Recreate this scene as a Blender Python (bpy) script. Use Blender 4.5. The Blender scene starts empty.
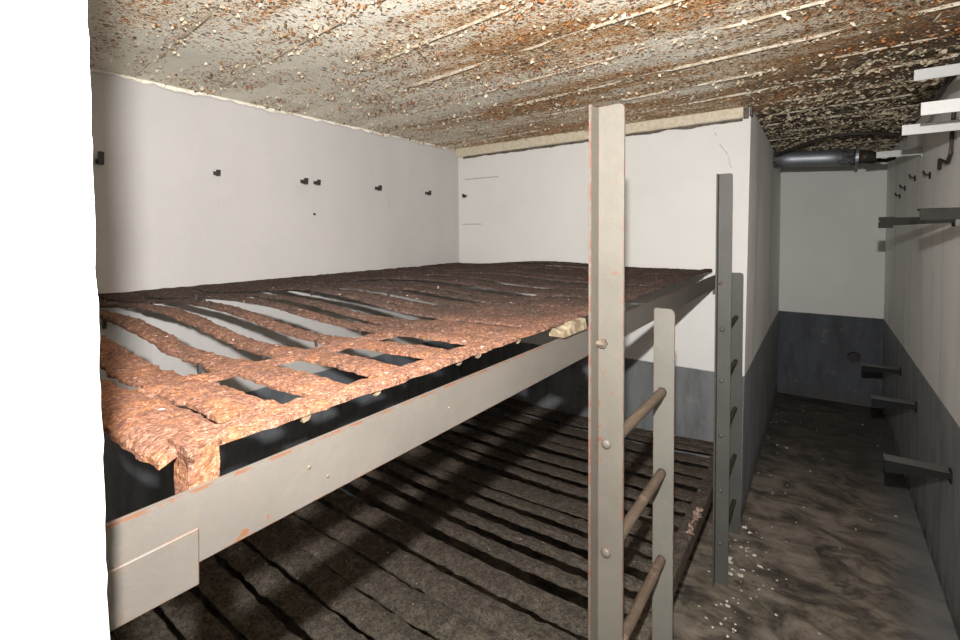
import bpy, bmesh, math, random
from mathutils import Vector, Matrix, noise as mnoise

random.seed(11)
R = random.Random(5)
C = bpy.context.scene.collection
SC = bpy.context.scene

# ------------------------------------------------------------------ room measures (metres)
XL, XP, XW = -2.30, -0.330, 0.452      # rear wall of the sleeping bay, partition face, aisle wall
YN, YE, YB = 0.084, 2.882, 5.482       # bay starts / bay end wall / aisle end wall
ZC = 2.258
ZPAINT = 0.8146
YBACK = -1.6

# ------------------------------------------------------------------ helpers
def link(o, parent=None):
    C.objects.link(o)
    if parent: o.parent = parent
    return o

def obj(name, bm, mat, parent=None, smooth=False):
    me = bpy.data.meshes.new(name)
    bmesh.ops.recalc_face_normals(bm, faces=bm.faces[:])
    bm.to_mesh(me); bm.free()
    mats = mat if isinstance(mat, (list, tuple)) else [mat]
    for m in mats: me.materials.append(m)
    if smooth:
        for p in me.polygons: p.use_smooth = True
    return link(bpy.data.objects.new(name, me), parent)

def tag(o, label=None, cat=None, group=None, kind=None):
    if label: o['label'] = label
    if cat: o['category'] = cat
    if group: o['group'] = group
    if kind: o['kind'] = kind
    return o

def thing(name, label, cat, loc=(0, 0, 0), group=None):
    o = bpy.data.objects.new(name, None)
    o.empty_display_size = .05
    o.location = loc
    link(o)
    return tag(o, label, cat, group)

def box(bm, lo, hi, mi=0):
    x0, y0, z0 = lo; x1, y1, z1 = hi
    v = [bm.verts.new(p) for p in ((x0,y0,z0),(x1,y0,z0),(x1,y1,z0),(x0,y1,z0),(x0,y0,z1),(x1,y0,z1),(x1,y1,z1),(x0,y1,z1))]
    for f in ((0,3,2,1),(4,5,6,7),(0,1,5,4),(1,2,6,5),(2,3,7,6),(3,0,4,7)):
        bm.faces.new([v[i] for i in f]).material_index = mi
    return v

def prism(bm, pts, ext):
    """closed polygon pts (3D) extruded by vector ext"""
    e = Vector(ext)
    a = [bm.verts.new(p) for p in pts]; b = [bm.verts.new(Vector(p) + e) for p in pts]
    bm.faces.new(a); bm.faces.new(b[::-1])
    n = len(a)
    for i in range(n):
        bm.faces.new((a[i], b[i], b[(i+1) % n], a[(i+1) % n]))

def tube(bm, pts, r, n=10, jit=0.0, caps=True):
    pts = [Vector(p) for p in pts]
    rings = []
    up = Vector((0, 0, 1))
    for i, p in enumerate(pts):
        t = (pts[min(i+1, len(pts)-1)] - pts[max(i-1, 0)]).normalized()
        u = up if abs(t.z) < .9 else Vector((1, 0, 0))
        a = t.cross(u).normalized(); b = a.cross(t)
        rr = r[i] if isinstance(r, (list, tuple)) else r
        ring = []
        for k in range(n):
            w = 2*math.pi*k/n
            q = p + (a*math.cos(w) + b*math.sin(w)) * rr * (1 + R.uniform(-jit, jit))
            ring.append(bm.verts.new(q))
        rings.append(ring)
    for A, B in zip(rings, rings[1:]):
        for k in range(n):
            bm.faces.new((A[k], A[(k+1) % n], B[(k+1) % n], B[k]))
    if caps:
        bm.faces.new(rings[0][::-1]); bm.faces.new(rings[-1])

def nz(x, y, z, s):
    return mnoise.noise(Vector((x*s, y*s, z*s)))

def crust_ribbon(bm, pts, wdir, width_, th, jit=.003, seed=0, bulge=.002, lip=0.0):
    """a flat steel strip eaten by rust: ragged edges and a crusty upper face"""
    wd = Vector(wdir).normalized()
    prev = None
    K = 6
    for i, p in enumerate(pts):
        p = Vector(p)
        t = (Vector(pts[min(i+1, len(pts)-1)]) - Vector(pts[max(i-1, 0)])).normalized()
        nrm = t.cross(wd)
        if nrm.z < 0: nrm = -nrm
        s = seed*7.31
        el = jit*1.6*nz(p.x+s, p.y+s, 0, 22) + jit*1.4*nz(p.x-s, p.y, 4, 60)
        er = jit*1.6*nz(p.x+s, p.y+s, 9, 22) + jit*1.4*nz(p.x-s, p.y, 14, 60)
        width = width_[i] if isinstance(width_, list) else width_
        wl, wr = width/2 + el, width/2 + er
        top, bot = [], []
        for k in range(K):
            f = k/(K-1)
            w = -wl + (wl+wr)*f
            q = p + wd*w
            h = bulge*(1-(2*f-1)**2) + jit*.8*nz(q.x+s, q.y-s, 3, 75) + jit*.5*nz(q.x, q.y+s, 8, 170)
            if lip and k in (0, K-1): h -= lip
            top.append(bm.verts.new(q + nrm*(th/2 + h)))
            bot.append(bm.verts.new(q - nrm*(th/2 + (lip if lip and k in (0, K-1) else 0))))
        ring = top + bot[::-1]
        if prev:
            n = len(ring)
            for k in range(n):
                bm.faces.new((prev[k], prev[(k+1) % n], ring[(k+1) % n], ring[k]))
        else:
            bm.faces.new(ring)
        prev = ring
    bm.faces.new(prev[::-1])

# ------------------------------------------------------------------ node helpers
class NT:
    def __init__(self, name):
        self.m = bpy.data.materials.new(name); self.m.use_nodes = True
        self.t = self.m.node_tree; self.t.nodes.clear()
        self.out = self.n('ShaderNodeOutputMaterial')
        self.b = self.n('ShaderNodeBsdfPrincipled')
        self.l(self.b.outputs[0], self.out.inputs[0])
        self.geo = self.n('ShaderNodeNewGeometry')
        self.pos = self.geo.outputs['Position']
    def n(self, t, **kw):
        x = self.t.nodes.new(t)
        for k, v in kw.items(): setattr(x, k, v)
        return x
    def l(self, a, b): self.t.links.new(a, b)
    def setin(self, s, v):
        if hasattr(v, 'is_output'): self.l(v, s)
        else: s.default_value = v
    def math(self, op, a, b=0.0, c=None, clamp=False):
        x = self.n('ShaderNodeMath', operation=op, use_clamp=clamp)
        self.setin(x.inputs[0], a); self.setin(x.inputs[1], b)
        if c is not None: self.setin(x.inputs[2], c)
        return x.outputs[0]
    def scale(self, v):
        x = self.n('ShaderNodeVectorMath', operation='MULTIPLY')
        self.l(self.pos, x.inputs[0]); x.inputs[1].default_value = v
        return x.outputs[0]
    def noise(self, scale, detail=3, rough=.6, vec=None, dist=0.0):
        x = self.n('ShaderNodeTexNoise')
        x.inputs['Scale'].default_value = scale; x.inputs['Detail'].default_value = detail
        x.inputs['Roughness'].default_value = rough; x.inputs['Distortion'].default_value = dist
        self.l(vec or self.pos, x.inputs['Vector'])
        return x.outputs[0]
    def voro(self, scale, vec=None, rnd=1.0):
        x = self.n('ShaderNodeTexVoronoi')
        x.inputs['Scale'].default_value = scale; x.inputs['Randomness'].default_value = rnd
        self.l(vec or self.pos, x.inputs['Vector'])
        return x.outputs['Distance'], x.outputs['Color']
    def step(self, v, lo, hi):
        x = self.n('ShaderNodeMapRange', interpolation_type='SMOOTHSTEP')
        self.setin(x.inputs[0], v); self.setin(x.inputs[1], lo); self.setin(x.inputs[2], hi)
        return x.outputs[0]
    def mix(self, f, a, b, mode='MIX'):
        x = self.n('ShaderNodeMix', data_type='RGBA', blend_type=mode)
        self.setin(x.inputs[0], f)
        for s, v in ((x.inputs[6], a), (x.inputs[7], b)):
            if hasattr(v, 'is_output'): self.l(v, s)
            else: s.default_value = (*v, 1)
        return x.outputs[2]
    def ramp(self, f, stops):
        x = self.n('ShaderNodeValToRGB')
        e = x.color_ramp.elements
        while len(e) < len(stops): e.new(.5)
        for el, (p, c) in zip(e, stops): el.position = p; el.color = (*c, 1)
        self.l(f, x.inputs[0])
        return x.outputs[0]
    def xyz(self):
        x = self.n('ShaderNodeSeparateXYZ'); self.l(self.pos, x.inputs[0]); return x.outputs
    def bump(self, h, strength=.5, dist=.004):
        x = self.n('ShaderNodeBump'); x.inputs['Strength'].default_value = strength
        x.inputs['Distance'].default_value = dist
        self.l(h, x.inputs['Height']); self.l(x.outputs[0], self.b.inputs['Normal'])
    def edge(self, radius):
        bv = self.n('ShaderNodeBevel', samples=6); bv.inputs[0].default_value = radius
        d = self.n('ShaderNodeVectorMath', operation='DOT_PRODUCT')
        self.l(bv.outputs[0], d.inputs[0]); self.l(self.geo.outputs['True Normal'], d.inputs[1])
        return self.step(d.outputs['Value'], .995, .90)
    def done(self, col, rough=.8, spec=.3):
        self.setin(self.b.inputs['Base Color'], col if hasattr(col, 'is_output') else (*col, 1))
        self.setin(self.b.inputs['Roughness'], rough)
        self.b.inputs['Specular IOR Level'].default_value = spec
        return self.m

M = {}
def make_wall(name, white, dark, streak=0.0):
    t = NT(name); x, y, z = t.xyz()
    n1 = t.noise(1.6, 5, .6); n2 = t.noise(14, 5, .65); n3 = t.noise(90, 3, .6)
    w = t.mix(t.step(n1, .35, .7), white, tuple(c*.93 for c in white))
    w = t.mix(t.math('MULTIPLY', t.step(n2, .55, .8), .10), w, (.62, .55, .46))
    if streak:
        st = t.noise(6, 4, .65, t.scale((.8, .8, .14)))
        w = t.mix(t.math('MULTIPLY', t.step(st, .45, .72), streak), w, (.16, .155, .15))
    st2 = t.noise(9, 4, .7, t.scale((1, 1, .25)))
    d = t.mix(t.step(st2, .35, .7), dark, tuple(c*.62 for c in dark))
    d = t.mix(t.math('MULTIPLY', t.step(n2, .56, .75), .35), d, (.20, .19, .18))
    zz = t.math('ADD', z, t.math('MULTIPLY', t.math('SUBTRACT', t.noise(25, 2), .5), .008))
    c = t.mix(t.step(zz, ZPAINT+.004, ZPAINT-.004), w, d)
    low = t.step(z, .16, 0.0)
    c = t.mix(t.math('MULTIPLY', low, t.step(n2, .3, .7)), c, (.05, .045, .04))
    t.bump(t.math('ADD', t.math('MULTIPLY', n3, .5), n2), .35, .004)
    return t.done(c, .75, .25)
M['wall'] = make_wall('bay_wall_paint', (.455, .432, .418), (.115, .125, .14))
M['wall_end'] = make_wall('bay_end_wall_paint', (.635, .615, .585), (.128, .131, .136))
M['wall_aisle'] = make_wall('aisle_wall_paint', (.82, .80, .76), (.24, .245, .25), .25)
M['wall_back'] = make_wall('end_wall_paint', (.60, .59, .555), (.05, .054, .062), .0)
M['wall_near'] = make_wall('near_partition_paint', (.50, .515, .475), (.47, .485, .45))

def make_ceiling():
    t = NT('rusted_ceiling_paint'); x, y, z = t.xyz()
    long = t.scale((.35, 1.6, 1))
    big = t.noise(1.9, 4, .65, long)
    band = t.noise(5.5, 4, .65, t.scale((.30, 1.7, 1)))
    fine = t.noise(55, 4, .7)
    vd, vc = t.voro(85); sep = t.n('ShaderNodeSeparateColor'); t.l(vc, sep.inputs[0])
    vd2, vc2 = t.voro(42); sep2 = t.n('ShaderNodeSeparateColor'); t.l(vc2, sep2.inputs[0])
    # how wet and rotten the plate is: worse over the aisle and by the end wall
    dark = t.math('MAXIMUM', t.math('MULTIPLY', t.step(y, 2.75, 3.15), 1.0), t.math('MULTIPLY', t.step(x, -.55, .45), t.step(y, .8, 2.6)))
    dens = t.math('ADD', t.math('MULTIPLY', big, .55), t.math('MULTIPLY', band, .75))
    dens = t.math('ADD', dens, t.math('MULTIPLY', dark, .28))
    dens = t.math('ADD', dens, t.math('MULTIPLY', t.step(y, 1.7, 2.8), .10))
    dens = t.math('ADD', dens, t.math('MULTIPLY', t.math('EXPONENT', t.math('MULTIPLY', t.math('ADD', t.math('POWER', t.math('ADD', x, .95), 2.0), t.math('POWER', t.math('SUBTRACT', y, 1.15), 2.0)), -3.0)), .10))
    dens = t.math('ADD', dens, t.math('MULTIPLY', t.step(t.math('ADD', x, t.math('MULTIPLY', y, .35)), -1.7, -.1), .13))
    dd = t.math('MULTIPLY', t.math('SUBTRACT', dens, .585), 2.3)
    paint = t.mix(t.step(t.noise(3, 4), .35, .7), (.80, .75, .63), (.68, .64, .54))
    stain = t.mix(t.step(dens, .68, .98), paint, (.62, .42, .22))
    orange = t.step(t.math('ADD', t.noise(6, 3), t.math('MULTIPLY', y, -.06)), .22, .44)
    rustc = t.mix(orange, (.12, .065, .035), (.54, .19, .04))
    rustc = t.mix(dark, rustc, (.06, .042, .03))
    spk = t.math('MULTIPLY', t.step(vd, .50, .32), t.step(t.math('SUBTRACT', dd, sep.outputs[0]), -.03, .03))
    spk2 = t.math('MULTIPLY', t.step(vd2, .45, .28), t.step(t.math('SUBTRACT', t.math('MULTIPLY', dd, .7), sep2.outputs[0]), -.03, .03))
    patch = t.step(t.math('ADD', dens, t.math('MULTIPLY', t.math('SUBTRACT', fine, .5), 1.1)), .90, 1.0)
    c = t.mix(spk, stain, rustc)
    vd3, vc3 = t.voro(170); sep3 = t.n('ShaderNodeSeparateColor'); t.l(vc3, sep3.inputs[0])
    spk3 = t.math('MULTIPLY', t.step(vd3, .50, .32), t.step(t.math('SUBTRACT', t.math('MULTIPLY', dd, 1.2), sep3.outputs[0]), -.03, .03))
    c = t.mix(t.math('MULTIPLY', spk3, .85), c, t.mix(sep3.outputs[1], (.05, .03, .02), (.24, .10, .04)))
    c = t.mix(t.math('MULTIPLY', spk2, .8), c, (.075, .04, .022))
    c = t.mix(t.math('MULTIPLY', patch, t.math('ADD', .45, t.math('MULTIPLY', dark, .45))), c, rustc)
    # surviving cream scales
    sc = t.math('MULTIPLY', t.step(vd2, .42, .28), t.step(sep2.outputs[1], .78, .82))
    c = t.mix(sc, c, (.72, .64, .49))
    c = t.mix(t.math('MULTIPLY', dark, t.step(fine, .62, .40)), c, (.045, .036, .028))
    h = t.math('SUBTRACT', t.math('MULTIPLY', fine, .4), t.math('ADD', spk, patch))
    t.bump(h, .9, .006)
    return t.done(c, .85, .2)
M['ceiling'] = make_ceiling()

def make_flake(name, a, b):
    t = NT(name)
    c = t.mix(t.step(t.noise(40, 2), .4, .6), a, b)
    return t.done(c, .7, .3)
M['flake'] = make_flake('cream_paint_flake', (.74, .65, .49), (.50, .38, .24))
M['flake_rust'] = make_flake('rusty_flake', (.40, .14, .035), (.07, .04, .022))
M['flake_dark'] = make_flake('dull_paint_flake', (.55, .46, .31), (.12, .085, .055))
M['chip'] = make_flake('white_paint_chip', (.75, .72, .66), (.55, .5, .42))
M['scab'] = make_flake('pink_blister', (.32, .22, .18), (.14, .08, .06))
M['edge_strip'] = make_flake('cream_edge_paint', (.56, .49, .37), (.48, .405, .29))
M['cleat'] = make_flake('corroded_cream', (.20, .165, .105), (.10, .07, .04))
M['ridge'] = make_flake('ceiling_seam_paint', (.43, .38, .30), (.30, .24, .165))

def make_rust(name, o1, o2, hi, d1, d2, pale, y_lo, y_hi):
    """orange flowering rust near the aisle end of the bunk, dull brown scale further in"""
    t = NT(name); x, y, z = t.xyz()
    n1 = t.noise(7, 5, .65); n2 = t.noise(85, 5, .75); n3 = t.noise(260, 3, .7); n4 = t.noise(28, 3, .6)
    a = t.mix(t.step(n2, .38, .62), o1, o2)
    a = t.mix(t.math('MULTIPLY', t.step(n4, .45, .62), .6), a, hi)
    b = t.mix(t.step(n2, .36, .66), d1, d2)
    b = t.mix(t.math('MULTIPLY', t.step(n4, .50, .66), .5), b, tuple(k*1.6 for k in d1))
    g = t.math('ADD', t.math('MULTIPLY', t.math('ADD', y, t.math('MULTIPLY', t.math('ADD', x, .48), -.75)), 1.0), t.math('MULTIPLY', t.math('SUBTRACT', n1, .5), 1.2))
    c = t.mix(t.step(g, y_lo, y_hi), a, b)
    c = t.mix(t.math('MULTIPLY', t.step(n3, .54, .66), .45), c, pale)
    c = t.mix(t.math('MULTIPLY', t.step(n2, .44, .30), .8), c, (.03, .02, .016))
    c = t.mix(t.math('MULTIPLY', t.step(n3, .42, .30), .6), c, (.05, .025, .018))
    vd, vc = t.voro(120); s = t.n('ShaderNodeSeparateColor'); t.l(vc, s.inputs[0])
    c = t.mix(t.math('MULTIPLY', t.step(s.outputs[0], .993, .998), t.step(vd, .5, .35)), c, tuple(k*1.7 for k in pale))
    vg, vgc = t.voro(230); sg = t.n('ShaderNodeSeparateColor'); t.l(vgc, sg.inputs[0])
    val = t.math('ADD', .58, t.math('MULTIPLY', sg.outputs[1], .72))
    val = t.math('MULTIPLY', val, t.math('ADD', .72, t.math('MULTIPLY', t.noise(4, 3), .5)))
    cb = t.n('ShaderNodeCombineXYZ')
    for q in range(3): t.l(val, cb.inputs[q])
    c = t.mix(1.0, c, cb.outputs[0], 'MULTIPLY')
    t.bump(t.math('ADD', t.math('SUBTRACT', n2, t.math('MULTIPLY', vg, .12)), t.math('MULTIPLY', n3, .5)), 1.0, .005)
    return t.done(c, .95, .05)
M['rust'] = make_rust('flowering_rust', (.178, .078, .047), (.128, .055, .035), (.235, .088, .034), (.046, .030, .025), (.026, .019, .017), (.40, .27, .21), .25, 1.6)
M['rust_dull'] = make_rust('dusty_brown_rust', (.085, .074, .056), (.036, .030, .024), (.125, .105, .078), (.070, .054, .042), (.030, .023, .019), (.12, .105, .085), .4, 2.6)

def make_metal(name, paint, rust, edge_r=.004, spots=.62):
    t = NT(name)
    n1 = t.noise(5, 5, .6); n2 = t.noise(45, 4, .65); n3 = t.noise(160, 3, .6)
    c = t.mix(t.step(n1, .35, .7), paint, tuple(k*.82 for k in paint))
    c = t.mix(t.math('MULTIPLY', t.step(n2, .5, .75), .35), c, tuple(k*w for k, w in zip(paint, (1.25, 1.15, .95))))
    e = t.math('MULTIPLY', t.edge(edge_r), t.step(n2, .42, .58))
    sp = t.math('MULTIPLY', t.step(n2, spots, spots+.06), t.step(n1, .5, .62))
    c = t.mix(t.math('MAXIMUM', e, sp, clamp=True), c, rust)
    t.bump(t.math('ADD', n2, t.math('MULTIPLY', n3, .4)), .3, .002)
    return t.done(c, .55, .35)
M['rail'] = make_metal('grey_rail_paint', (.070, .061, .052), (.08, .030, .013), .003)
M['post'] = make_metal('grey_post_paint', (.077, .068, .054), (.085, .024, .015), .004)
M['post_short'] = make_metal('grey_short_post_paint', (.105, .098, .082), (.09, .04, .02), .004, .7)
M['post_far'] = make_metal('dull_green_grey_paint', (.060, .060, .052), (.045, .025, .018), .003, .66)
M['rung'] = make_metal('rusty_rung_paint', (.060, .042, .028), (.14, .085, .062), .002, .46)
M['rung_far'] = make_metal('dark_rusty_rung', (.028, .022, .017), (.05, .03, .02), .002, .50)
M['black'] = make_metal('black_pitted_iron', (.020, .016, .014), (.05, .025, .015), .004)
M['pipe'] = make_metal('dark_grey_pipe', (.30, .32, .35), (.12, .11, .10), .002, .7)
for nn in M['pipe'].node_tree.nodes:
    if nn.type == 'BSDF_PRINCIPLED': nn.inputs['Metallic'].default_value = .85; nn.inputs['Roughness'].default_value = .5
M['bracket_low'] = make_metal('black_low_bracket', (.011, .011, .0115), (.018, .016, .014), .003, .6)
M['shelf_low'] = make_metal('paler_bracket_top', (.085, .083, .078), (.05, .045, .04), .003, .6)  # paler than the arms, for the top flange of the low brackets
M['bracket_grey'] = make_metal('greyed_white_bracket', (.34, .34, .33), (.2, .18, .16), .003, .6)
M['bracket_white'] = make_metal('white_bracket_paint', (.44, .44, .43), (.28, .26, .24), .002, .75)
M['bracket_dark'] = make_metal('stained_bracket_paint', (.020, .0195, .017), (.008, .007, .006), .004, .55)
for kk in ('bracket_dark', 'bracket_low'):
    for nn in M[kk].node_tree.nodes:
        if nn.type == 'BSDF_PRINCIPLED': nn.inputs['Specular IOR Level'].default_value = .08; nn.inputs['Roughness'].default_value = .85
M['crack'] = make_flake('dark_crack', (.30, .24, .2), (.42, .37, .33))
M['crack_dark'] = make_flake('rusty_gap', (.05, .04, .03), (.10, .08, .06))

def make_floor():
    t = NT('wet_dirty_floor'); x, y, z = t.xyz()
    n1 = t.noise(2.2, 5, .65, t.scale((1, 1.3, 1)), 1.2); n2 = t.noise(5.5, 6, .72, t.scale((.9, 1.4, 1)), .5); n3 = t.noise(80, 4, .7)
    c = t.ramp(n2, [(.30, (.018, .016, .012)), (.42, (.060, .050, .038)), (.53, (.14, .112, .086)), (.72, (.24, .195, .155))])
    c = t.mix(t.step(n1, .52, .66), c, (.030, .026, .021))
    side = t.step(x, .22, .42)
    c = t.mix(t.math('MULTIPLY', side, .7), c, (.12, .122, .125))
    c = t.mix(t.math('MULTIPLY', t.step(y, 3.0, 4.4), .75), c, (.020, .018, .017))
    c = t.mix(t.math('MULTIPLY', t.step(n3, .60, .72), .3), c, (.20, .17, .14))
    t.bump(t.math('ADD', n2, t.math('MULTIPLY', n3, .35)), .6, .008)
    r = t.math('SUBTRACT', .85, t.math('MULTIPLY', t.step(n1, .50, .66), .25))
    return t.done(c, r, .25)
M['floor'] = make_floor()
M['wood'] = make_flake('grey_wood', (.22, .2, .17), (.12, .11, .095))

# ------------------------------------------------------------------ room shell
def struct(name, bm, mat, **k):
    return tag(obj(name, bm, mat, **k), kind='structure')

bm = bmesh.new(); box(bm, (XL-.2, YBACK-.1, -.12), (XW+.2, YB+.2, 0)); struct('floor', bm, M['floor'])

# ceiling: slab with slight waves, plus the raised plate seams running across the aisle
def seam_y(k, x): return .645 + .285*k - .085*(x + 1.2)
bm = bmesh.new()
nx, ny = 70, 160
x0, x1, y0, y1 = XL-.2, XW+.2, YBACK-.1, YB+.2
grid = []
for j in range(ny+1):
    row = []
    for i in range(nx+1):
        X = x0+(x1-x0)*i/nx; Y = y0+(y1-y0)*j/ny
        row.append(bm.verts.new((X, Y, ZC + .006*nz(X, Y, 0, 3) + .003*nz(X, Y, 5, 14))))
    grid.append(row)
for j in range(ny):
    for i in range(nx):
        bm.faces.new((grid[j][i], grid[j+1][i], grid[j+1][i+1], grid[j][i+1]))
box(bm, (x0, y0, ZC+.03), (x1, y1, ZC+.15))
ceiling = struct('ceiling', bm, M['ceiling'], smooth=True)
for p in ceiling.data.polygons: p.use_smooth = len(p.vertices) == 4
bm = bmesh.new()
for k in range(-2, 18):
    pts = []
    for i in range(56):
        X = XL + (XW-XL)*i/55
        if seam_y(k, X) > YB-.02 or (k < -1): continue
        pts.append((X, seam_y(k, X) + .004*nz(X, k, 0, 6), ZC - .004))
    if len(pts) < 5: continue
    prev = None
    for p in pts:
        w = .0045 + .004*nz(p[0], k*3.1, 2, 9)
        gone = nz(p[0], k*5.7, 7, 4) > .12 - .35*max(0, -(p[0]+1.3))
        h = 0.004 if gone else -.004
        ring = [bm.verts.new((p[0], p[1]-w, p[2]+.008)), bm.verts.new((p[0], p[1]-w*.4, p[2]+h)),
                bm.verts.new((p[0], p[1]+w*.4, p[2]+h)), bm.verts.new((p[0], p[1]+w, p[2]+.008))]
        if prev:
            for q in range(3): bm.faces.new((prev[q], prev[q+1], ring[q+1], ring[q]))
        prev = ring
obj('seam', bm, M['ridge'], ceiling)

# peeling paint on the ceiling: nobody could count it
def flakes(name, mat, count, area, size, dens, drop=.004):
    bm = bmesh.new(); made = 0; tries = 0
    while made < count and tries < count*12:
        tries += 1
        X = R.uniform(area[0], area[1]); Y = R.uniform(area[2], area[3])
        if R.random() > dens(X, Y): continue
        s = R.uniform(*size)*(.6 + .8*R.random())
        a = R.uniform(0, 6.28); n = R.choice((4, 5, 5, 6))
        tilt = Vector((R.gauss(0, .45), R.gauss(0, .45), 0))
        cz = ZC - drop - R.random()*.006
        c = bm.verts.new((X, Y, cz - s*R.uniform(0, .3)))
        ring = []
        for k in range(n):
            w = a + 6.283*k/n + R.uniform(-.3, .3)
            r = s*R.uniform(.6, 1.15)
            dx, dy = math.cos(w)*r*1.25, math.sin(w)*r
            z = cz + tilt.x*dx + tilt.y*dy - abs(R.gauss(0, .12))*s
            ring.append(bm.verts.new((X+dx, Y+dy, min(z, ZC+.006))))
        for k in range(n): bm.faces.new((c, ring[k], ring[(k+1) % n]))
        made += 1
    return obj(name, bm, mat)

def streak(X, Y): return .5 + .5*nz(X*.35, Y*1.7, 0, 4.2) + .35*nz(X, Y, 3, 9)
def seamness(X, Y):
    k = (Y - .645 + .085*(X+1.2))/.285
    d = abs(k - round(k))*.285
    return math.exp(-(d/.035)**2)
in_bay = lambda X, Y: X < XP - .0 and Y < YE or X >= XP
fl = flakes('paint_flakes', M['flake'], 6000, (XL+.02, XW-.02, .12, 2.87), (.0025, .0068),
            lambda X, Y: max(0, .25*streak(X, Y) + .55*seamness(X, Y)*streak(X+3, Y)))
fl.parent = ceiling; tag(fl, 'cream flakes of paint peeling off the ceiling over the bunks', kind='stuff')
fl = flakes('rust_flakes', M['flake_rust'], 9000, (XL+.02, XW-.02, .12, 2.87), (.002, .0055),
            lambda X, Y: max(0, ((streak(X, Y) - .45)*1.6 + .18*seamness(X, Y))*(.55 + .45*min(1, max(0, (X+.35*Y+1.7)/1.4)))))
fl.parent = ceiling; tag(fl, 'orange and brown scabs of rust on the ceiling over the bunks', kind='stuff')
fl = flakes('loose_scales', M['flake_dark'], 4200, (XP+.02, XW-.02, 2.3, YB-.1), (.004, .012),
            lambda X, Y: max(0, streak(X, Y)) * (1 if Y > 2.7 else .5))
fl.parent = ceiling; tag(fl, 'dull cream scales of paint curling off the blackened aisle ceiling', kind='stuff')

# plastered wall behind the bunks: ragged upper edge below the ceiling plates
bm = bmesh.new()
box(bm, (XL-.2, YBACK, 0), (XL-.012, YB, ZC), 1)
n = 230
top, topb, bot = [], [], []
for i in range(n+1):
    Y = YBACK + (YE+.1-YBACK)*i/n
    z = ZC - .014 + .016*nz(Y, 0, 0, 5) + .015*nz(Y, 3, 0, 19) + .006*nz(Y, 6, 0, 60)
    top.append((bm.verts.new((XL + .004*nz(Y, 1, 0, 6), Y, z-.012)), bm.verts.new((XL-.006, Y, z)), bm.verts.new((XL-.014, Y, z))))
    bot.append(bm.verts.new((XL, Y, 0)))
for i in range(n):
    for k in range(2): bm.faces.new((top[i][k], top[i+1][k], top[i+1][k+1], top[i][k+1]))
    bm.faces.new((bot[i], bot[i+1], top[i+1][0], top[i][0]))
wl = struct('wall_rear', bm, [M['wall'], M['ceiling']])

# end wall of the bay, its aisle face slightly out of plumb, one block with the partition beside the aisle
bm = bmesh.new()
prof = [(-.337, 0), (-.3215, 1.39), (-.313, ZC+.01)]
va, vb = [], []
for X, z in prof:
    va.append(bm.verts.new((X, YE, z))); vb.append(bm.verts.new((-.337 if z < 1 else -.333, YB+.02, z)))
la = [bm.verts.new((XL-.05, YE, z)) for X, z in prof]; lb = [bm.verts.new((XL-.05, YB+.02, z)) for X, z in prof]
for i in (0, 1):
    bm.faces.new((va[i], va[i+1], vb[i+1], vb[i])).material_index = 1
    bm.faces.new((la[i], va[i], va[i+1], la[i+1]))
    bm.faces.new((lb[i], lb[i+1], vb[i+1], vb[i])); bm.faces.new((la[i], la[i+1], lb[i+1], lb[i]))
bm.faces.new((la[0], va[0], vb[0], lb[0])); bm.faces.new((la[2], lb[2], vb[2], va[2]))
we = struct('wall_bay_end', bm, [M['wall_end'], M['wall_aisle']])

bm = bmesh.new(); box(bm, (XW, YBACK, 0), (XW+.2, YB+.2, ZC)); struct('wall_aisle', bm, M['wall_aisle'])
bm = bmesh.new(); box(bm, (XL-.2, YB, 0), (XW+.2, YB+.2, ZC)); struct('wall_far', bm, M['wall_back'])
bm = bmesh.new(); box(bm, (XL-.2, YBACK-.2, 0), (XW+.2, YBACK, ZC)); struct('wall_behind', bm, M['wall_aisle'])

# near partition: the bright white jamb; its arris is chipped
bm = bmesh.new()
n = 220; A, B, Cc, D = [], [], [], []
for i in range(n+1):
    z = ZC*i/n
    e = .0020*nz(0, 0, z, 30) + .0014*nz(3, 0, z, 85)
    A.append(bm.verts.new((XP-.007, YN-.004+e, z)))
    Cc.append(bm.verts.new((XP-.013, YN+.004+e*.6, z)))
    B.append(bm.verts.new((XP-.007, YN-.20, z)))
    D.append(bm.verts.new((XL-.05, YN+.004, z)))
for i in range(n):
    bm.faces.new((B[i], A[i], A[i+1], B[i+1])); bm.faces.new((A[i], Cc[i], Cc[i+1], A[i+1])); bm.faces.new((Cc[i], D[i], D[i+1], Cc[i+1]))
E2 = [bm.verts.new((XL-.05, YN-.20, 0)), bm.verts.new((XL-.05, YN-.20, ZC))]
bm.faces.new((B[0], B[n], E2[1], E2[0]))
struct('wall_near', bm, M['wall_near'])

# steel edge strip along the head of the bay end wall
bm = bmesh.new()
n = 60; prev = None
for i in range(n+1):
    X = XL + (-.345-XL)*i/n
    zb = 2.192 + .012*i/n + .003*nz(X, 0, 0, 20)
    ring = [bm.verts.new(p) for p in ((X, YE, ZC+.01), (X, YE-.03, ZC+.01), (X, YE-.032, zb+.006), (X, YE-.026, zb), (X, YE, zb))]
    if prev:
        for k in range(4): bm.faces.new((prev[k], prev[k+1], ring[k+1], ring[k]))
    prev = ring
bm.faces.new(prev)
trim = struct('trim_1', bm, M['edge_strip'])
bm = bmesh.new()
prev = None
for i in range(91):                                  # broken mortar under the strip
    X = -2.25 + (1.90)*i/90
    zb = 2.190 + .012*i/90
    h = .012 + .012*nz(X, 4, 0, 9) + .006*nz(X, 8, 0, 40)
    ring = [bm.verts.new((X, YE-.004, zb+.004)), bm.verts.new((X, YE-.004, zb-max(.001, h)))]
    if prev: bm.faces.new((prev[0], prev[1], ring[1], ring[0]))
    prev = ring
obj('mortar_gap', bm, M['crack_dark'], trim)
bm = bmesh.new(); box(bm, (-.343, YE-.034, 2.20), (-.322, YE-.004, ZC+.004)); box(bm, (-.318, YE-.02, 2.21), (-.306, YE+.03, ZC+.004))
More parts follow.
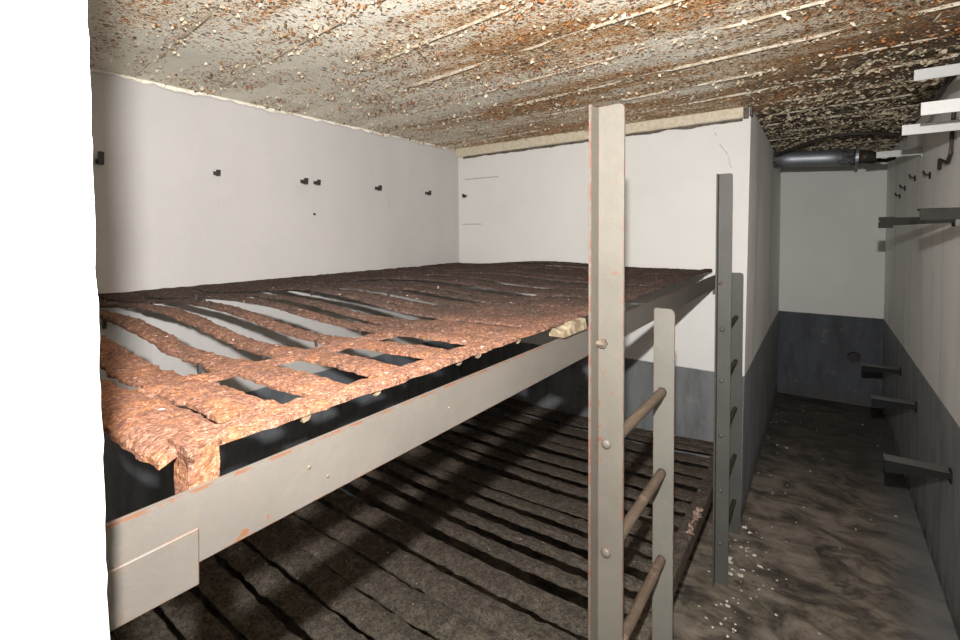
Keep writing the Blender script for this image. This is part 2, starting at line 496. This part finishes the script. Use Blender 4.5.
obj('strip_end', bm, M['crack_dark'], trim)

# cracks in the plaster
def crack(pts, wall, w=.0012, mat='crack'):
    bm = bmesh.new()
    P = []
    for a, b in zip(pts, pts[1:]):
        a, b = Vector(a), Vector(b)
        for k in range(6):
            q = a.lerp(b, k/6); q += Vector((R.gauss(0, .002), R.gauss(0, .002), R.gauss(0, .002)))
            P.append(q)
    tube(bm, P, w, 5)
    obj('crack', bm, M[mat], wall)
crack([(XL, 2.13, 1.90), (XL, 2.145, 1.83), (XL, 2.14, 1.72)], wl, .0016)
crack([(-.49, YE, 2.17), (-.46, YE, 2.08), (-.42, YE, 2.02), (-.40, YE, 1.93)], we, .0016)
crack([(XL, 1.06, 1.86), (XL, 1.062, 1.60)], wl, .0008)

# ------------------------------------------------------------------ upper bunk base
def strip_z(X, Y, sd):
    u = (X + .48)/(XL + .48)             # 0 at the front bar, 1 at the rear wall
    base = 1.388 + (1.372-1.388)*u
    hump = .020*math.exp(-((u-.50)/.26)**2)
    k = min(1, max(0, (Y-.3)/2.2))
    sag = -.022*(1-.8*k)*math.exp(-((u-.26)/.13)**2) - .014*math.exp(-((u-.82)/.16)**2)*(1-.5*k)
    wob = .009*nz(X, sd*3.7, 2, 1.6)*math.sin(math.pi*min(1, max(0, u)))*(1.2)
    return base + hump + sag + wob

ub = thing('bed_base', 'rust-eaten steel strip bed base of the upper bunk, orange along its front bar', 'bed base', (-1.38, 1.5, 1.36), 'steel strip bed bases of the bunks')
def sub(name, bm, mat, root, **k):
    o = obj(name, bm, mat, **k); o.parent = root
    o.matrix_parent_inverse = Matrix.Translation(root.location).inverted()
    return o
XF = -.482
# front angle bar: flat top, turned-down inner web
bm = bmesh.new()
pts = [(XF-.022, y, 1.391 + .002*nz(y, 0, 0, 3)) for y in [.187+(2.84-.187)*i/240 for i in range(241)]]
crust_ribbon(bm, pts, (1, 0, 0), .044, .006, .004, 1)
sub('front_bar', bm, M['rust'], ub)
# broad end bar with its crust of rust
bm = bmesh.new()
pts = [(x, .212, strip_z(x, .2, 0)*1.0 - .001) for x in [XF-.022 + (XL+.042-XF)*i/150 for i in range(151)]]
crust_ribbon(bm, pts, (0, 1, 0), .080, .006, .004, 2, .004, .007)
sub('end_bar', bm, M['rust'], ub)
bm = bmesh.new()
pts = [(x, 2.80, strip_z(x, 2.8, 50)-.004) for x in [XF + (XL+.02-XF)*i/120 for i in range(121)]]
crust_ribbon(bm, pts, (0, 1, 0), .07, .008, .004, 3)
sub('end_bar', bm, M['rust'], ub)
# corner leg standing behind the rail
bm = bmesh.new()
for (x0_, x1_, ya, yb) in ((-.514, -.482, .188, .194), (-.488, -.482, .188, .217)):
    pv = []
    for i in range(13):
        z = 1.392 - .104*i/12
        j = lambda s: .0015*nz(z, s, 0, 60)
        pv.append([bm.verts.new((x0_+j(1), ya+j(2), z)), bm.verts.new((x1_+j(3), ya+j(4), z)), bm.verts.new((x1_+j(5), yb+j(6), z)), bm.verts.new((x0_+j(7), yb+j(8), z))])
    for a, b in zip(pv, pv[1:]):
        for k in range(4): bm.faces.new((a[k], a[(k+1) % 4], b[(k+1) % 4], b[k]))
    bm.faces.new(pv[0]); bm.faces.new(pv[-1][::-1])
sub('corner_leg', bm, M['rust'], ub)
# cross bar tying the strips together and the bar against the wall
bm = bmesh.new()
pts = [(-.765 + .012*nz(y, 7, 0, 2), y, strip_z(-.765, y, 0)+.002) for y in [.24+(2.5)*i/170 for i in range(171)]]
crust_ribbon(bm, pts, (1, 0, 0), .042, .005, .005, 4)
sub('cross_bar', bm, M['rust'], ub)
bm = bmesh.new()
pts = [(XL+.035, y, 1.366+.004*nz(y, 3, 0, 2)) for y in [.18+2.66*i/120 for i in range(121)]]
crust_ribbon(bm, pts, (1, 0, 0), .05, .008, .004, 5)
sub('wall_bar', bm, M['rust'], ub)
# the strips
ys = [.286, .384, .497, .617, .740]
while ys[-1] < 2.70: ys.append(ys[-1] + R.uniform(.098, .128))
strip_pts = []
for i, y in enumerate(ys):
    bm = bmesh.new(); sd = i + 1
    skew = R.uniform(-.02, .03)
    drop = R.uniform(-.004, .004) + (R.uniform(-.016, .01) if i > 5 else 0)
    wid = (.066 if i == 0 else .060) if i < 5 else R.uniform(.055, .082)
    pts = []; wids = []
    for k in range(141):
        x = XF - .03 + (XL + .03 - XF + .03)*k/140
        u = (x - XF)/(XL - XF)
        tt = min(1, max(0, (u-.16)/.12))
        front = wid if i < 5 else .104
        back = wid*.74 if i < 9 else (wid*.95 if i < 12 else .100)
        if i == 0: back = .060
        tw = min(1, max(0, (u-.80)/.10)) if i > 1 else 0
        wids.append((front*(1-tt) + back*tt)*(1-tw) + .108*tw)
        yy = y + skew*u + .010*nz(x, sd*2.3, 5, 1.8)*min(1, u*3)
        pts.append((x, yy, strip_z(x, y, sd) + drop*math.sin(math.pi*min(1, max(0, u)))))
    crust_ribbon(bm, pts, (0, 1, 0), wids, .005, .0042, sd*3, .003, .0015)
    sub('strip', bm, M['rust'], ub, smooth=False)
    strip_pts.append(pts)
# small black clips hanging from the strips
for i, frac, sz in ((1, .20, .8), (2, .205, .6), (3, .20, .6), (4, .21, .6), (1, .49, 1.1), (3, .58, 1.2), (5, .55, .8), (6, .50, .9), (7, .47, .8), (8, .42, .7), (10, .4, .7)):
    x, y, z = strip_pts[i][int(140*frac)]
    bm = bmesh.new()
    dy = .024 if sz < 1.15 else -.012
    dz = 0 if sz < 1.15 else .020
    j = R.uniform(-.002, .002)
    prism(bm, [(x-.007*sz, y-dy, z+.003+dz), (x+.006*sz, y-dy, z+.004+dz), (x+.004*sz+j, y-dy, z-.017*sz+dz), (x-.001, y-dy, z-.021*sz+dz), (x-.006*sz, y-dy, z-.012*sz+dz)], (0, -.007*sz, 0))
    sub('clip', bm, M['black'], ub)
# flaked tabs under the front bar
for y in (.31, .42, .60, .655, .79):
    bm = bmesh.new()
    prism(bm, [(XF-.002, y, 1.388), (XF-.002, y+.014, 1.387), (XF-.003, y+.011, 1.381), (XF-.002, y+.003, 1.380)], (-.006, 0, 0))
    sub('flaked_tab', bm, M['cleat'], ub)
# pale corroded corner cleat resting on the rail, beside the tall ladder post
bm = bmesh.new()
pr = None
for k in range(9):
    y = .955 + .125*k/8
    zt = 1.390 + .004*nz(y, 2, 0, 40); zb = 1.364
    ring = [bm.verts.new((-.462 - .003*nz(y, 5, 0, 60), y, zb)), bm.verts.new((-.466, y, zb + (zt-zb)*(.35+.6*min(1, k/4)))), bm.verts.new((-.50, y, zt)), bm.verts.new((-.50, y, zb))]
    if pr:
        for q in range(4): bm.faces.new((pr[q], pr[(q+1) % 4], ring[(q+1) % 4], ring[q]))
    else: bm.faces.new(ring)
    pr = ring
bm.faces.new(pr[::-1])
tag(sub('cleat', bm, M['cleat'], ub), 'cream corroded cleat')

# ------------------------------------------------------------------ lower bunk base
lb_ = thing('bed_base', 'dusty brown steel strip bed base of the lower bunk, close above the floor', 'bed base', (-1.38, 1.5, 0), 'steel strip bed bases of the bunks')
def low_z(X, Y, sd):
    u = (X + .44)/(XL + .44)
    return .414 - .030*math.sin(math.pi*min(1, max(0, u))) + .008*nz(X, sd*2.9, 6, 1.7)
bm = bmesh.new()
pv = None
for i in range(161):
    y = .14 + 2.70*i/160
    j = lambda s: .003*nz(y, s, 0, 26) + .002*nz(y, s, 4, 80)
    ring = [bm.verts.new(p) for p in ((-.440+j(1), y, .424+j(2)), (-.408+j(3), y, .426+j(4)), (-.390+j(5)*.5, y, .418+j(6)), (-.389+j(7)*.4, y, .362+j(8)), (-.397, y, .360), (-.40, y, .408), (-.44, y, .414))]
    if pv:
        for k in range(7): bm.faces.new((pv[k], pv[(k+1) % 7], ring[(k+1) % 7], ring[k]))
    else: bm.faces.new(ring)
    pv = ring
bm.faces.new(pv[::-1])
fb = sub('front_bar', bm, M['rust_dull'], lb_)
bm = bmesh.new()
for (y, s) in ((2.02, .10),):
    pts = [(-.402 + .010*nz(k, 0, 3, .5), y + s*(k/16-.5)*2, .4285 + .003*nz(k, 5, 0, .4)) for k in range(17)]
    crust_ribbon(bm, pts, (1, 0, 0), .016, .003, .012, y*10)
o = sub('rust_scab', bm, M['scab'], lb_); tag(o, 'pale pink blisters of paint')
for yy in (.17, 2.83):
    bm = bmesh.new()
    pts = [(x, yy, low_z(x, yy, 0)) for x in [-.43 + (XL+.46)*i/80 for i in range(81)]]
    crust_ribbon(bm, pts, (0, 1, 0), .07, .01, .004, 70+yy)
    sub('end_bar', bm, M['rust_dull'], lb_)
bm = bmesh.new()
crust_ribbon(bm, [(XL+.035, .15+2.7*i/90, .414) for i in range(91)], (1, 0, 0), .05, .01, .004, 77)
sub('wall_bar', bm, M['rust_dull'], lb_)
for xx in (-.46, -1.4, XL+.05):
    for yy in (.2, 2.8):
        bm = bmesh.new()
        box(bm, (xx-.018, yy-.018, 0), (xx+.018, yy-.010, .405)); box(bm, (xx-.018, yy-.010, 0), (xx-.010, yy+.018, .405))
        sub('leg', bm, M['rust_dull'], lb_)
y = .262; i = 0
while y < 2.78:
    bm = bmesh.new(); sd = 40 + i
    near = y < 1.25
    pitch = R.uniform(.108, .128) if near else R.uniform(.098, .142)
    wid = pitch - (R.uniform(.012, .022) if near else R.uniform(.034, .054))
    skew = R.uniform(-.012, .012)
    pts = []
    for k in range(91):
        x = -.41 + (XL + .02 + .41)*k/90
        u = (x+.41)/(XL+.41)
        pts.append((x, y + skew*u + .006*nz(x, sd*2.1, 3, 1.6), low_z(x, y, sd)))
    crust_ribbon(bm, pts, (0, 1, 0), wid, .006, .0045, sd*2, .008 if near else .004)
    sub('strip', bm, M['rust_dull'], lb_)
    y += pitch; i += 1
# brace lug
bm = bmesh.new()
tube(bm, [(-.50, .82, .40), (-.49, .95, .44), (-.475, 1.06, .445)], .010, 8, .1)
sub('lug', bm, M['rung'], lb_)

# ------------------------------------------------------------------ rail under the upper bunk
rl = thing('support_rail', 'long grey painted steel rail carrying the front of the upper bunk', 'rail', (-.475, 1.5, 1.289))
bm = bmesh.new()
box(bm, (-.4785, YN+.006, 1.289), (-.4705, YE-.004, 1.3605))
bmesh.ops.bisect_plane(bm, geom=bm.verts[:]+bm.edges[:]+bm.faces[:], plane_co=(0, 1, 0), plane_no=(0, 1, 0))
bmesh.ops.bevel(bm, geom=[e for e in bm.edges if abs((e.verts[0].co-e.verts[1].co).y) > .5], offset=.0015, segments=2, affect='EDGES')
sub('flat_bar', bm, M['rail'], rl)
bm = bmesh.new()
prism(bm, [(-.4703, .09, 1.275), (-.4703, .189, 1.272), (-.4703, .190, 1.326), (-.4703, .09, 1.324)], (.0045, 0, 0))
bmesh.ops.bevel(bm, geom=bm.edges[:], offset=.001, segments=1, affect='EDGES')
sub('joint_plate', bm, M['rail'], rl)
bm = bmesh.new()                                     # bearing angle at the bay end wall
box(bm, (-.478, YE-.06, 1.262), (-.430, YE-.004, 1.2885)); sub('bearing_angle', bm, M['rail'], rl)
for yy, zz in ((.31, 1.333), (.335, 1.312), (.56, 1.325), (.83, 1.33)):
    bm = bmesh.new()
    bmesh.ops.create_icosphere(bm, subdivisions=2, radius=.0022)
    for v in bm.verts: v.co = Vector((v.co.x*.6-.4700, v.co.y+yy, v.co.z+zz))
    sub('rust_wart', bm, M['rung'], rl, smooth=True)

# ------------------------------------------------------------------ ladders
def angle_iron(name, y, xa, xb, ztop, flange, mat, root, rnd=.016):
    """face plate across the bunk front with a rounded head, flange turned along the bunk"""
    th = .006
    bm = bmesh.new()
    pts = [(xa, 0), (xb, 0), (xb, ztop-rnd)]
    for k in range(1, 7):
        a = math.pi/2*k/6
        pts.append((xb - rnd + rnd*math.cos(a), ztop - rnd + rnd*math.sin(a)))
    pts.append((xa + .004, ztop)); pts.append((xa, ztop-.004))
    prism(bm, [(p[0], y, p[1]) for p in pts], (0, th, 0))
    if flange < 0: box(bm, (xa, y+flange, 0), (xa+.0055, y, ztop-.003))
    else: box(bm, (xa, y+th, 0), (xa+.0055, y+flange, ztop-.003))
    bmesh.ops.bevel(bm, geom=[e for e in bm.edges if abs(e.verts[0].co.z-e.verts[1].co.z) > .3], offset=.0012, segments=2, affect='EDGES')
    return sub(name, bm, mat, root)
def ladder(y1, y2, label, mt='post', ms='post_short', name='bunk_ladder', xa=-.376, xb=-.318, zt=1.856, zs=1.386):
    root = thing(name, label, 'ladder', (-.35, (y1+y2)/2, 0), 'steel ladders at the bunk front')
    tall = angle_iron('tall_post', y1, xa, xb, zt, -.040, M[mt], root, .010)
    short = angle_iron('short_post', y2, xa-.004, xb-.006, zs, .034, M[ms], root, .014)
    xr = (xa+xb)/2 - .006
    for z in (1.155, .925, .675, .425, .18):
        bm = bmesh.new()
        m = 14
        pts = [(xr + .0012*nz(k, z, 0, 1), y1+.007 + (y2 - y1 - .007)*k/m - .012*(1 if k == m else 0), z + .0015*nz(k, z, 3, 1)) for k in range(m+1)]
        tube(bm, pts, .0125 if mt == 'post' else .0105, 12, .05)
        sub('rung', bm, M['rung' if mt == 'post' else 'rung_far'], root, smooth=True)
        bm = bmesh.new()
        bmesh.ops.create_uvsphere(bm, u_segments=14, v_segments=8, radius=.0105)
        for v in bm.verts: v.co = Vector((v.co.x + xr, v.co.y*.65 + y1 - .0015, v.co.z + z + .008))
        obj('rivet', bm, M[mt], tall, smooth=True)
    bm = bmesh.new()
    tube(bm, [(xa+.004, y1-.008, 1.372), (xa+.020, y1-.007, 1.370)], .006, 6)
    tube(bm, [(xa+.016, y1-.009, 1.372), (xa+.016, y1, 1.372)], .010, 6)
    obj('bolt', bm, M['rung'], tall)
    return root
ladder(.926, 1.357, 'steel ladder nearest the camera, its tall grey post almost reaching the rusty ceiling')
ladder(2.319, 2.759, 'farther steel ladder, dull grey, close to the bay end wall', 'post_far', 'post_far')

# ------------------------------------------------------------------ hooks on the plaster
HK = 'iron hooks on the bay walls'
def hook(loc, out, label, size=1.0, turn=0.0, up=True):
    """square iron stub with a turned-up lip; out = direction away from the wall"""
    root = thing('wall_hook', label, 'hook', loc, HK)
    o = Vector(out); s = Vector((-o.y, o.x, 0))
    L, w = .030*size, .008*size
    bm = bmesh.new()
    P = Vector(loc)
    def q(a, b, c): return P + o*a + s*(b + turn*a) + Vector((0, 0, c))
    prism(bm, [q(-.002, -w, -w), q(-.002, w, -w), q(-.002, w, w), q(-.002, -w, w)], q(L, 0, -.004*size) - q(0, 0, 0))
    sub('shank', bm, M['black'], root)
    bm = bmesh.new()
    h = .030*size if up else .012*size
    prism(bm, [q(L*.75, -w, -.014*size), q(L*1.15, -w, -.012*size), q(L*1.25, -w, h), q(L*.95, -w, h*.9)], s*(2*w))
    sub('lip', bm, M['black'], root)
    return root
hooks = [(.607, 1.894, 1.15, 'black hook stub on the rear wall beside the white jamb', True),
         (1.049, 1.892, 1.05, 'black hook stub on the rear wall, second from the white jamb', False),
         (1.506, 1.892, 1.25, 'thicker block-like hook stub, one of the close pair on the rear wall', False),
         (1.588, 1.892, 1.15, 'slimmer hook stub just beside the thick one in the close pair on the rear wall', False),
         (2.036, 1.894, 1.25, 'black hook stub standing alone on the rear wall past the close pair', False),
         (2.506, 1.893, 1.2, 'black hook stub on the rear wall, last before the bay corner', False)]
for yy, z, s, lab, up in hooks: hook((XL, yy, z), (1, 0, 0), lab, s*1.0, 0, up)
hook((-2.225, YE, 1.891), (0, -1, 0), 'black hook stub on the bay end wall beside the plaster patch', 1.1, 0, False)
bm = bmesh.new(); tube(bm, [(XL-.002, 1.578, 1.715), (XL+.010, 1.578, 1.714)], .0065, 8)
tag(obj('nail', bm, M['rung']), 'single rusty nail head in the rear wall below the close pair of hooks', 'nail')

bm = bmesh.new()
box(bm, (-2.235, YE-.0035, 1.672), (-2.0, YE+.002, 2.018))
for v in bm.verts:
    if v.co.x > -2.1: v.co.x += .075 if v.co.z > 1.9 else -.06
tag(obj('plaster_patch', bm, M['wall_end']), 'thin squarish plaster patch low-relief on the bay end wall by the corner', 'plaster patch')
bm = bmesh.new(); box(bm, (-2.235, YE-.006, 2.014), (-1.925, YE, 2.0205)); box(bm, (-2.26, YE-.006, 1.668), (-2.08, YE, 1.674))
obj('crack', bm, M['crack'], we)

# ------------------------------------------------------------------ aisle wall brackets
def bracket(y, z, length, label, mat, group, th=.034, depth=.05, taper=0.0, stub=0.0, cap=False):
    x0b = XW - length
    root = thing('wall_bracket', label, 'bracket', (XW, y, z), group)
    bm = bmesh.new()
    prism(bm, [(XW, y, z+th/2), (x0b, y, z+th/2), (x0b, y, z-th/2-taper), (XW, y, z-th/2)], (0, .007, 0))
    sub('arm', bm, mat, root)
    bm = bmesh.new(); prism(bm, [(x0b, y+.007, z+th/2), (XW, y+.007, z+th/2), (XW, y+.007, z+th/2-.006), (x0b, y+.007, z+th/2-.006)], (0, depth, 0))
    sub('shelf_flange', bm, M['shelf_low'] if z < 1 else (mat if taper else M['bracket_dark']), root)  # flange coloured apart from the arm: paler low down, dark under white arms
    bm = bmesh.new(); box(bm, (XW-.006, y-.004, z-.03), (XW-.001, y+.04, z+.024))
    sub('wall_plate', bm, mat, root)
    if stub:
        bm = bmesh.new(); tube(bm, [(x0b+.01, y+.02, z-.006), (x0b-stub, y+.02, z-.008)], .012, 8)
        sub('stub', bm, M['bracket_dark'], root)
    if cap:
        bm = bmesh.new(); box(bm, (x0b-.004, y-.006, z-.034), (x0b+.045, y+.03, z-.006)); box(bm, (x0b-.004, y-.004, z-.002), (x0b+.05, y+.02, z+th/2+.003))
        sub('end_block', bm, M['bracket_dark'], root)
    return root
UP, LO = 'white brackets high on the aisle wall', 'dark brackets low on the aisle wall'
bracket(2.15, 2.118, .212, 'white bracket arm right under the ceiling, topmost on the aisle wall', M['bracket_grey'], UP, .036)
bracket(2.05, 1.985, .205, 'white bracket arm below the topmost one, with a cable behind it', M['bracket_white'], UP, .040)
bracket(2.42, 1.982, .212, 'long white bracket arm overlapping just under the two upper ones', M['bracket_white'], UP, .038)
bracket(3.66, 2.048, .20, 'small white bracket arm beside the end of the pipe', M['bracket_white'], UP, .036, stub=.045)
bracket(2.79, 1.645, .242, 'dark stained bracket with end block at middle height of the aisle wall', M['bracket_dark'], 'stained brackets at middle height', .026, cap=True, taper=.012)
bracket(2.02, 1.652, .205, 'stained bracket nearer the camera at middle height of the aisle wall', M['bracket_dark'], 'stained brackets at middle height', .034, taper=.004)
bracket(2.714, .572, .213, 'lowest and biggest of the dark tapered brackets above the aisle floor', M['bracket_low'], LO, .018, .075, .035)
bracket(3.611, .590, .20, 'middle one of the dark tapered brackets above the aisle floor', M['bracket_low'], LO, .018, .075, .035)
bracket(4.292, .628, .21, 'farthest of the dark tapered brackets above the aisle floor', M['bracket_low'], LO, .018, .075, .025)

# small iron remnants on the aisle wall
for yy, z, lab in ((3.892, 1.919, 'tiny dark hook high on the aisle wall, second in the slanting row'), (3.394, 1.889, 'dark bent hook on the aisle wall, nearest in the slanting row'),
                   (4.317, 1.890, 'tiny dark hook on the aisle wall, third in the slanting row'), (4.564, 1.850, 'tiny dark hook on the aisle wall nearest the end wall')):
    root = thing('cable_hook', lab, 'hook', (XW, yy, z), 'bent hooks on the aisle wall')
    bm = bmesh.new(); tube(bm, [(XW+.003, yy, z), (XW-.022, yy, z+.004), (XW-.03, yy-.01, z+.022)], .006, 6); sub('shank', bm, M['black'], root)
    bm = bmesh.new(); box(bm, (XW-.005, yy-.018, z-.02), (XW-.0005, yy+.018, z+.015)); sub('back_plate', bm, M['bracket_dark'], root)
bm = bmesh.new()
tube(bm, [(XW-.012, 2.80, 2.10), (XW-.012, 2.83, 1.99), (XW-.012, 2.84, 1.93), (XW-.015, 2.88, 1.895), (XW-.02, 2.95, 1.91), (XW-.02, 3.02, 1.925), (XW-.015, 3.06, 1.885)], .008, 8)
tag(obj('cord', bm, M['black']), 'black cord end hanging in a hook shape on the aisle wall', 'cord')
bm = bmesh.new()
tube(bm, [(.40, 2.25, 2.22), (.37, 2.35, 2.19), (.36, 2.5, 2.13), (.34, 2.62, 2.09), (.30, 2.66, 2.075)], .010, 8)
tag(obj('cord', bm, M['black']), 'black cord sagging behind the topmost white bracket', 'cord')
bm = bmesh.new()
pts = []
for k in range(25):
    f = k/24
    pts.append((-.30 + .72*f, 4.30 - .25*math.sin(f*3.0) - .25*f, 2.185 + .044*math.sin(f*math.pi*.9)))
tube(bm, pts, .010, 8)
tag(obj('cord', bm, M['black']), 'long black cord drooping across the aisle ceiling in front of the pipe', 'cord')

# pipe across the end of the aisle
pp = thing('pipe', 'dark grey pipe running across the aisle just under the far ceiling', 'pipe', (-.03, 4.50, 2.15))
PY = 4.50
bm = bmesh.new()
tube(bm, [(-.345, PY, 2.178), (-.20, PY, 2.171), (0, PY, 2.160), (.196, PY, 2.148)], .062, 28); sub('barrel', bm, M['pipe'], pp, smooth=True)
bm = bmesh.new(); tube(bm, [(.190, PY, 2.148), (.208, PY, 2.147)], .072, 24); sub('collar', bm, M['pipe'], pp, smooth=False)
bm = bmesh.new(); tube(bm, [(.208, PY, 2.147), (.255, PY, 2.143), (.300, PY, 2.13), (.318, PY, 2.11)], [.05, .05, .045, .03], 18); sub('elbow', bm, M['black'], pp, smooth=True)
bm = bmesh.new(); tube(bm, [(.30, PY, 2.115), (.36, PY-.05, 2.10), (.40, PY-.10, 2.11)], .014, 10); sub('valve_stem', bm, M['black'], pp, smooth=True)

# drain stub low on the far wall
bm = bmesh.new()
tube(bm, [(.252, YB+.004, .441), (.252, YB-.03, .438)], [.05, .046], 18, .04)
tag(obj('drain_stub', bm, M['black']), 'short black pipe stub low on the dark far wall', 'pipe stub')

# paint chips fallen on the floor by the ladders: uncountable litter
bm = bmesh.new()
for k in range(150):
    if k < 80:
        X = R.gauss(-.30, .06); Y = R.choice((2.14, 2.30, 2.70, 2.85, 2.5)) + R.gauss(0, .06)
    else:
        X = R.uniform(-.36, .40); Y = R.uniform(1.6, 5.2)
        if R.random() < .55: X = XP + abs(R.gauss(0, .10))
    if X < -.335 + .01 and Y > YE - .03: X = -.30
    if X < -.29 and (2.25 < Y < 2.36 or 2.71 < Y < 2.83): continue
    s = R.uniform(.0025, .008)
    if k < 12: s = R.uniform(.010, .016)
    a = R.uniform(0, 6.28)
    ring = []
    for q in range(5):
        w = a + 6.283*q/5
        ring.append(bm.verts.new((X+math.cos(w)*s*R.uniform(.6, 1.2), Y+math.sin(w)*s*R.uniform(.6, 1.2), .003 + R.random()*s*.5)))
    bm.faces.new(ring)
tag(obj('paint_chips', bm, M['chip']), 'white paint chips littering the wet floor beside the ladder feet', 'paint chips', kind='stuff')

# ------------------------------------------------------------------ camera (about eye height, looking across the bunks)
f_px, yaw, pitch, roll, sx, sy = 467.806, .636394, .034219, -.006982, -3.573, -70.596
cam = bpy.data.cameras.new('camera'); cam.sensor_width = 36; cam.sensor_fit = 'HORIZONTAL'
cam.lens = f_px/960*36; cam.shift_x = -sx/960; cam.shift_y = sy/960
cam.clip_start = .02
co = bpy.data.objects.new('camera', cam); C.objects.link(co)
c_, s_ = math.cos(yaw), math.sin(yaw)
r = Vector((c_, s_, 0)); fw = Vector((-s_, c_, 0)); up = Vector((0, 0, 1))
fw2 = fw*math.cos(pitch) - up*math.sin(pitch); u2 = up*math.cos(pitch) + fw*math.sin(pitch)
r3 = r*math.cos(roll) + u2*math.sin(roll); u3 = u2*math.cos(roll) - r*math.sin(roll)
m = Matrix((r3, u3, -fw2)).transposed().to_4x4(); m.translation = Vector((0, 0, 1.6))
co.matrix_world = m
SC.camera = co

# ------------------------------------------------------------------ light: the flash above the lens, and a weak fill added behind the camera
sp = bpy.data.lights.new('flash', 'SPOT'); sp.energy = 335; sp.spot_size = math.radians(168); sp.spot_blend = 1.0
sp.shadow_soft_size = .013; sp.color = (1.0, .985, .955)
so = bpy.data.objects.new('flash', sp); C.objects.link(so)
so.location = (0.0, -.02, 1.82)
so.rotation_euler = Vector((-.57, .82, -.06)).to_track_quat('-Z', 'Y').to_euler()
pl = bpy.data.lights.new('aisle_fill', 'POINT'); pl.energy = 14; pl.shadow_soft_size = .25; pl.color = (.95, .97, 1.0)  # unseen fill light, added only to brighten the aisle
po = bpy.data.objects.new('aisle_fill', pl); C.objects.link(po); po.location = (-.17, -1.25, 1.72)
w = bpy.data.worlds.new('world'); SC.world = w; w.use_nodes = True
w.node_tree.nodes['Background'].inputs[0].default_value = (.75, .85, 1, 1)
w.node_tree.nodes['Background'].inputs[1].default_value = .02

SC.view_settings.view_transform = 'Standard'
SC.view_settings.look = 'None'
SC.view_settings.exposure = 0.0
SC.view_settings.gamma = 1.12
SC.cycles.use_denoising = True
